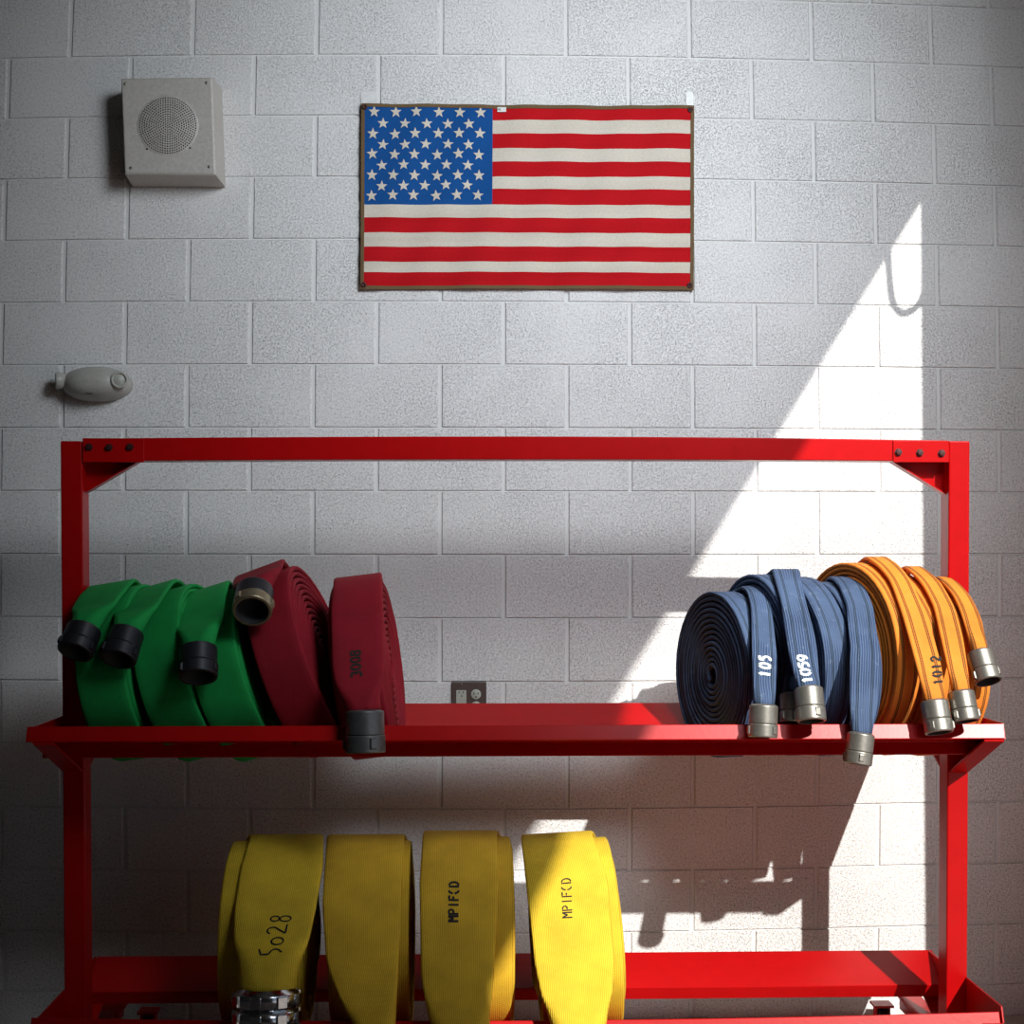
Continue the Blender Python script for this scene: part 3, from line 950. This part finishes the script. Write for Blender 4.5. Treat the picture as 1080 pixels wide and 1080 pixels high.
# ------------------------------------------------------------------ flag
def build_flag():
    TL, TR, BR, BL = (381.5, 110.5), (731.5, 112.5), (731, 306.5), (380.5, 306)

    def surf(u, v, off=0.):
        x = lerp(lerp(TL[0], TR[0], u), lerp(BL[0], BR[0], u), v)
        y = lerp(lerp(TL[1], TR[1], u), lerp(BL[1], BR[1], u), v)
        y += 1.6 * math.sin(u * PI) * (v - .5) * -1. + .8 * math.sin(u * 19) * .4 * (1 - v)
        p = P(x, y, 0)
        dd = .014 + .004 * math.sin(u * 16 + v * 2) * (.4 + v) * .6 + .003 * math.sin(u * 41 + v * 7) + .002 * math.sin(v * 55 + u * 5)
        return Vector((p.x, -dd - off, p.z))

    root = thing('flag', 'American flag with brown binding hung flat on the white block wall', 'flag', P(556, 306, .014))
    bx = 3.6 / 350; by = 3.6 / 195
    hL = [88, 127, 165, 208, 246, 289, 325, 370, 407, 450, 490, 533, 563, 600]
    vS = [0.0] + [((80 + h / 2.7) - 111.2) / 195.2 for h in hL[1:-1]] + [1.0]
    vb = [lerp(by, 1 - by, 0)] + [min(max(x, by), 1 - by) for x in vS[1:-1]] + [1 - by]
    uc = (519.5 - 381.3) / 350.2
    b = MB()
    nu = 120
    us = sorted(set([bx + (1 - 2 * bx) * i / nu for i in range(nu + 1)] + [uc]))
    for r in range(13):
        sub = 3
        for s_ in range(sub):
            v0 = lerp(vb[r], vb[r + 1], s_ / sub); v1 = lerp(vb[r], vb[r + 1], (s_ + 1) / sub)
            for u0, u1 in zip(us, us[1:]):
                mi = 0 if r % 2 == 0 else 1
                if u1 <= uc + 1e-6 and r < 7: mi = 2
                b.add([surf(u0, v0), surf(u1, v0), surf(u1, v1), surf(u0, v1)], [(3, 2, 1, 0)], mi)
    # back layer gives the cloth its thickness
    for i in range(40):
        u0, u1 = i / 40, (i + 1) / 40
        for j in range(20):
            v0, v1 = j / 20, (j + 1) / 20
            b.add([surf(u0, v0, -.007), surf(u1, v0, -.007), surf(u1, v1, -.007), surf(u0, v1, -.007)], [(0, 1, 2, 3)], 1)
    # stars
    rows6 = [93, 155, 213, 278, 336, 396]; rows5 = [121, 183, 244, 305, 365]
    ys = [105, 139, 167, 198, 226, 257, 286, 315, 343]
    for k, yy in enumerate(ys):
        for xx in (rows6 if k % 2 == 0 else rows5):
            jx, jy = random.uniform(-1.5, 1.5), random.uniform(-1.5, 1.5)
            cx, cy = 360 + (xx + jx - 2 * k * .4) / 2.7, 80 + (yy + jy) / 2.7
            rot = random.uniform(-.12, .12)
            vs = []
            for j in range(10):
                rr = (6.3 if j % 2 == 0 else 2.6)
                an = rot + PI / 2 + j * PI / 5
                qx, qy = cx + rr * math.cos(an), cy - rr * math.sin(an)
                u = (qx - 381.2) / 350.2; v = (qy - lerp(TL[1], TR[1], u)) / 195.2
                vs.append(surf(u, v, .0015))
            u = (cx - 381.2) / 350.2; v = (cy - lerp(TL[1], TR[1], u)) / 195.2
            vs.append(surf(u, v, .0018))
            b.add(vs, [(10, j, (j + 1) % 10)[::-1] for j in range(10)], 1)
    b.build('cloth', [M['flagred'], M['flagwhite'], M['flagblue']], root, fixn=False)
    # binding
    def strip(fn, n):
        b = MB(); vs = []
        for i in range(n + 1):
            vs += fn(i / n)
        fs = []
        for i in range(n):
            for k in range(4): fs.append((i * 4 + k, i * 4 + (k + 1) % 4, (i + 1) * 4 + (k + 1) % 4, (i + 1) * 4 + k))
        fs += [(0, 1, 2, 3)[::-1], tuple(n * 4 + k for k in range(4))]
        b.add(vs, fs)
        return b.build('binding', M['binding'], root)
    strip(lambda t: [surf(t, 0, -.006), surf(t, by, -.006), surf(t, by, .0022), surf(t, 0, .0022)], 60)
    strip(lambda t: [surf(t, 1, -.006), surf(t, 1 - by, -.006), surf(t, 1 - by, .0022), surf(t, 1, .0022)], 60)
    strip(lambda t: [surf(0, t, -.006), surf(bx, t, -.006), surf(bx, t, .0026), surf(0, t, .0026)], 40)
    strip(lambda t: [surf(1, t, -.006), surf(1 - bx, t, -.006), surf(1 - bx, t, .0026), surf(1, t, .0026)], 40)
    for u, v in ((.010, .022), (.988, .026), (.010, .978), (.988, .976)):
        p = surf(u, v, .0028)
        MB().lathe([(0, .004), (0, .0085), (.0015, .009), (.003, .0075), (.003, .004), (-.002, .003), (-.002, 0)], p, (0, -1, 0), seg=18).build('grommet', M['bolt'], root)
    p = [surf((x - 381.2) / 350.2, (y - 111) / 195.2, .004) for x, y in ((524.2, 113.2), (533.6, 113.2), (533.6, 118), (524.2, 118))]
    b = MB(); b.prism(p[::-1], (0, .0012, 0), 0)
    for (x0, x1) in ((525.3, 526.2), (527.0, 528.0)):
        q = [surf((x - 381.2) / 350.2, (y - 111) / 195.2, .0046) for x, y in ((x0, 114.6), (x1, 114.6), (x1, 116.6), (x0, 116.6))]
        b.add(q, [(3, 2, 1, 0)], 1)
    b.build('care_label', [M['white'], M['ink']], root)


build_flag()
for (xa, xb, yt, lab) in ((380.5, 398, 96.5, 'small white adhesive hanger above the left corner of the flag'), (723, 731.5, 96.5, 'small white adhesive hanger above the right corner of the flag')):
    a = P(xa, yt, 0); c = P(xb, 116, 0)
    r = .010; n = 6
    poly = [(a.x, -.0005, c.z), (c.x, -.0005, c.z)]
    rr = min((c.x - a.x) / 2, .012)
    for i in range(n + 1):
        t = PI / 2 * i / n; poly.append((c.x - rr + rr * math.cos(t), -.0005, a.z - rr + rr * math.sin(t)))
    for i in range(n + 1):
        t = PI / 2 + PI / 2 * i / n; poly.append((a.x + rr + rr * math.cos(t), -.0005, a.z - rr + rr * math.sin(t)))
    o = MB().prism(poly, (0, -.0045, 0)).build('wall_hanger', M['white'], bevel=.001)
    tag(o, lab, 'hanger', 'adhesive hangers holding up the flag')

# ------------------------------------------------------------------ speaker
def speaker():
    dp = .125
    TL, TR, BR, BL = P(127.5, 82.5, dp), P(223, 81.5, dp), P(226.5, 183.5, dp), P(131.5, 182.5, dp)
    root = thing('wall_speaker', 'square beige metal speaker box with round perforated grille high on the block wall', 'speaker', (P(180, 183, 0).x, -dp / 2, BL.z))
    f = [TL, TR, BR, BL]
    sh = [Vector((.0, 0, .0)), Vector((.016, 0, .0)), Vector((.016, 0, -.014)), Vector((-.0, 0, -.014))]
    ch = .012
    ins = [Vector((ch, 0, -ch)), Vector((-ch, 0, -ch)), Vector((-ch, 0, ch)), Vector((ch, 0, ch))]
    rings = [[Vector((p.x + s.x * .9, -.001, p.z + s.z * .9)) for p, s in zip(f, sh)],
             [Vector((p.x + s.x * .9, -dp * .30, p.z + s.z * .9)) for p, s in zip(f, sh)],
             [Vector((p.x + s.x * .25, -dp + .004, p.z + s.z * .25)) for p, s in zip(f, sh)],
             [Vector((p.x, -dp, p.z)) + i * .25 for p, i in zip(f, ins)]]
    vs = [v for r in rings for v in r]
    fs = [(i * 4 + k, i * 4 + (k + 1) % 4, (i + 1) * 4 + (k + 1) % 4, (i + 1) * 4 + k) for i in range(3) for k in range(4)] + [(12, 13, 14, 15), (3, 2, 1, 0)]
    MB().add(vs, fs).build('housing', M['beige'], root, bevel=.002)
    c = P(177, 132.5, dp)
    g = MB()
    g.lathe([(0, .0975), (.0012, .0955), (.0012, 0)], c, (0, -1, 0), seg=48)
    st = .00735
    cnt = 0
    for k in range(0, 13):
        nn = 6 * k if k else 1
        for j in range(nn):
            sec = int(j / max(1, k)); tt = j / max(1, k) - sec
            an0 = sec * PI / 3; an1 = (sec + 1) * PI / 3
            an = lerp(an0, an1, tt) + .52
            x, z = k * st * math.cos(an), k * st * math.sin(an)
            vs = [c + Vector((x + .0025 * math.cos(q * PI / 3), -.0016, z + .0025 * math.sin(q * PI / 3))) for q in range(6)]
            g.add(vs, [tuple(range(6))], 1)
    g.build('grille', [M['beige'], M['dust']], root, fixn=False)
    for x, y in ((132, 88.5), (218, 87.3), (138, 177.2), (220.7, 175.8)):
        p = P(x, y, dp)
        MB().lathe([(-.001, .005), (.001, .005), (.0022, .0035), (.0024, 0)], p, (0, -1, 0), seg=12).build('screw', M['alu'], root)
    for x, y in ((155, 157), (200.5, 156)):
        p = P(x, y, dp)
        MB().lathe([(-.001, .003), (.0012, .003), (.0013, 0)], p, (0, -1, 0), seg=8).build('screw', M['dust'], root)


speaker()


# ------------------------------------------------------------------ emergency light
def emergency():
    d0 = .0
    root = thing('emergency_light', 'dusty beige oval emergency light with two lamp heads on the wall above the rack', 'emergency light', (P(98, 403, 0).x, -.05, P(98, 422, .05).z))
    dp = .10
    cl, cr = P(62.5, 403.5, .05), P(136.5, 403.5, .05)
    cx = (cl.x + cr.x) / 2; hwid = (cr.x - cl.x) / 2
    zt, zb = P(98, 385.5, .05).z, P(98, 422.5, .05).z
    cz = (zt + zb) / 2; hh = (zt - zb) / 2
    vs = []; fs = []
    na, nr = 48, 12
    for r in range(nr + 1):
        t = r / nr
        e = math.cos(t * PI / 2) ** .75; dd = math.sin(t * PI / 2) ** .9 * dp
        for k in range(na):
            a = 2 * PI * k / na
            sx = abs(math.cos(a)) ** .9 * (1 if math.cos(a) >= 0 else -1); sz = abs(math.sin(a)) ** .9 * (1 if math.sin(a) >= 0 else -1)
            vs.append((cx + hwid * sx * e, -.001 - dd, cz + hh * sz * e))
    for r in range(nr):
        for k in range(na):
            fs.append((r * na + k, r * na + (k + 1) % na, (r + 1) * na + (k + 1) % na, (r + 1) * na + k))
    fs.append(tuple(range(na)))
    MB().add(vs, fs, smooth=True).build('housing', M['beigeplastic'], root)
    c = P(126.5, 401.5, .06)
    for (c, ax) in ((P(126, 401, .072), Vector((.22, -1, -.04))), (P(65.5, 401.5, .05), Vector((-1, -.3, -.02)))):
        h = MB().lathe([(-.02, .020), (0, .0255), (.002, .027), (.017, .0275), (.019, .027), (.021, .0245), (.021, .0205), (.014, .019)], c, ax, seg=28)
        ho = h.build('lamp_head', M['beigeplastic'], root)
        MB().lathe([(.014, .020), (.019, .014), (.0205, .0)], c, ax, seg=24).build('lens', M['socket'], ho)
    # small test button
    p = P(94, 415, .085)
    MB().box((p.x - .012, p.y - .002, p.z - .001), (p.x + .012, p.y + .006, p.z + .001)).build('seam', M['dust'], root)


emergency()


# ------------------------------------------------------------------ outlet
def outlet():
    TL, TR = P(476, 719, 0), P(513, 719, 0)
    w = TR.x - TL.x; h = .114
    root = thing('electrical_outlet', 'brown two-gang electrical outlet plate on the wall just above the upper shelf', 'outlet', (TL.x + w / 2, -.003, TL.z - h))
    MB().box((TL.x, -.007, TL.z - h), (TR.x, -.0005, TL.z)).build('cover_plate', M['plate'], root, bevel=.003)
    s = lambda px, py: P(px, py, .007)
    a, c = s(481, 728), s(491.8, 740)
    gf = MB().box((a.x, -.0095, a.z - .07), (c.x, -.006, a.z)).build('receptacle', M['socket'], root, bevel=.001)
    b = MB()
    for (x, y, ww, hh_) in ((484.2, 730.2, .0025, .007), (488.6, 730.2, .0025, .006), (487, 734, .004, .0045)):
        q = s(x, y); b.box((q.x - ww / 2, -.0100, q.z - hh_ / 2), (q.x + ww / 2, -.0092, q.z + hh_ / 2))
    b.build('slots', M['dust'], gf)
    for zz in (732.2,):
        q = s(502, 732.3)
        for dz in (0, -.039):
            rc = MB().lathe([(.0, .0165), (.003, .0163), (.0035, .0155), (.0035, 0)], (q.x, -.0065, q.z + dz), (0, -1, 0), seg=24).build('receptacle', M['socket'], root)
            b = MB()
            for (x, z, ww, hh_) in ((-.0065, .003, .0025, .008), (.0065, .003, .0025, .0065), (0, -.008, .0045, .0045)):
                b.box((q.x + x - ww / 2, -.0107, q.z + dz + z - hh_ / 2), (q.x + x + ww / 2, -.0099, q.z + dz + z + hh_ / 2))
            b.build('slots', M['dust'], rc)
    q = s(486.5, 721.8)
    MB().lathe([(0, .003), (.001, .003), (.0014, 0)], (q.x, -.007, q.z), (0, -1, 0), seg=10).build('screw', M['alu'], root)


outlet()

# ------------------------------------------------------------------ cable loop hanging by the doorway (its shadow falls on the wall)
dl = .80
loop = [(936.5, 150), (936.8, 262), (938, 290), (940.5, 314), (945, 325), (952, 330.5), (961, 328), (969.5, 320), (974, 310), (980, 290), (1010, 240)]
pts = []
for x, y in loop:
    w_ = P(x, y, 0)
    pts.append(Vector((w_.x + KX * dl, -dl, w_.z + KZ * dl)))
pts[-1].x = XR + .001
sm = []
for i in range(len(pts) - 1):
    p0, p1, p2, p3 = pts[max(i - 1, 0)], pts[i], pts[i + 1], pts[min(i + 2, len(pts) - 1)]
    for k in range(6):
        t = k / 6
        sm.append(.5 * ((2 * p1) + (p2 - p0) * t + (2 * p0 - 5 * p1 + 4 * p2 - p3) * t * t + (3 * p1 - p0 - 3 * p2 + p3) * t ** 3))
sm.append(pts[-1])
sm = [Vector((sm[0].x, sm[0].y, HC - .001))] + sm
tag(MB().tube(sm, .0105, seg=12).build('hanging_cable', M['cable']), 'grey cable looping down from the ceiling beside the open doorway', 'cable')

# ------------------------------------------------------------------ light
W = bpy.data.worlds.new('world')
S.world = W
W.use_nodes = True
bg = W.node_tree.nodes['Background']
bg.inputs['Color'].default_value = (.62, .78, 1.0, 1)
bg.inputs['Strength'].default_value = .4

sd = bpy.data.lights.new('sun', 'SUN')
sd.energy = 6.0; sd.angle = math.radians(.55); sd.color = (1., .965, .91)
so = bpy.data.objects.new('sun', sd); COL.objects.link(so)
v = Vector((-KX, 1, -KZ))
so.rotation_euler = v.to_track_quat('-Z', 'Y').to_euler()
so.location = (6, -8, 8)


def area(name, loc, target, sx, sy, power, col, spread=180):
    ld = bpy.data.lights.new(name, 'AREA')
    ld.shape = 'RECTANGLE'; ld.size = sx; ld.size_y = sy; ld.energy = power; ld.color = col
    ld.spread = math.radians(spread)
    o = bpy.data.objects.new(name, ld); COL.objects.link(o)
    o.location = loc
    o.rotation_euler = (Vector(target) - Vector(loc)).to_track_quat('-Z', 'Y').to_euler()
    return o


# added key spot inside the room, squeezed sideways so the left falls off
ld = bpy.data.lights.new('added_key_spot', 'SPOT')
ld.energy = 440; ld.color = (.86, .93, 1.); ld.shadow_soft_size = .65
ld.spot_size = math.radians(86); ld.spot_blend = 1.0
lo = bpy.data.objects.new('added_key_spot', ld); COL.objects.link(lo)
lo.location = (1.25, -2.9, 3.4)
lo.rotation_euler = (Vector((.28, 0, 2.38)) - lo.location).to_track_quat('-Z', 'Y').to_euler()
lo.scale = (.74, 1, 1)

S.view_settings.view_transform = 'Standard'
S.view_settings.look = 'None'
S.view_settings.exposure = 0
S.view_settings.gamma = 1
S.cycles.use_denoising = True
S.cycles.max_bounces = 6
S.cycles.diffuse_bounces = 4
S.cycles.caustics_reflective = False
S.cycles.caustics_refractive = False
S.cycles.sample_clamp_indirect = 4
for o in bpy.data.objects:
    if '_o' in o.keys():
        del o['_o']
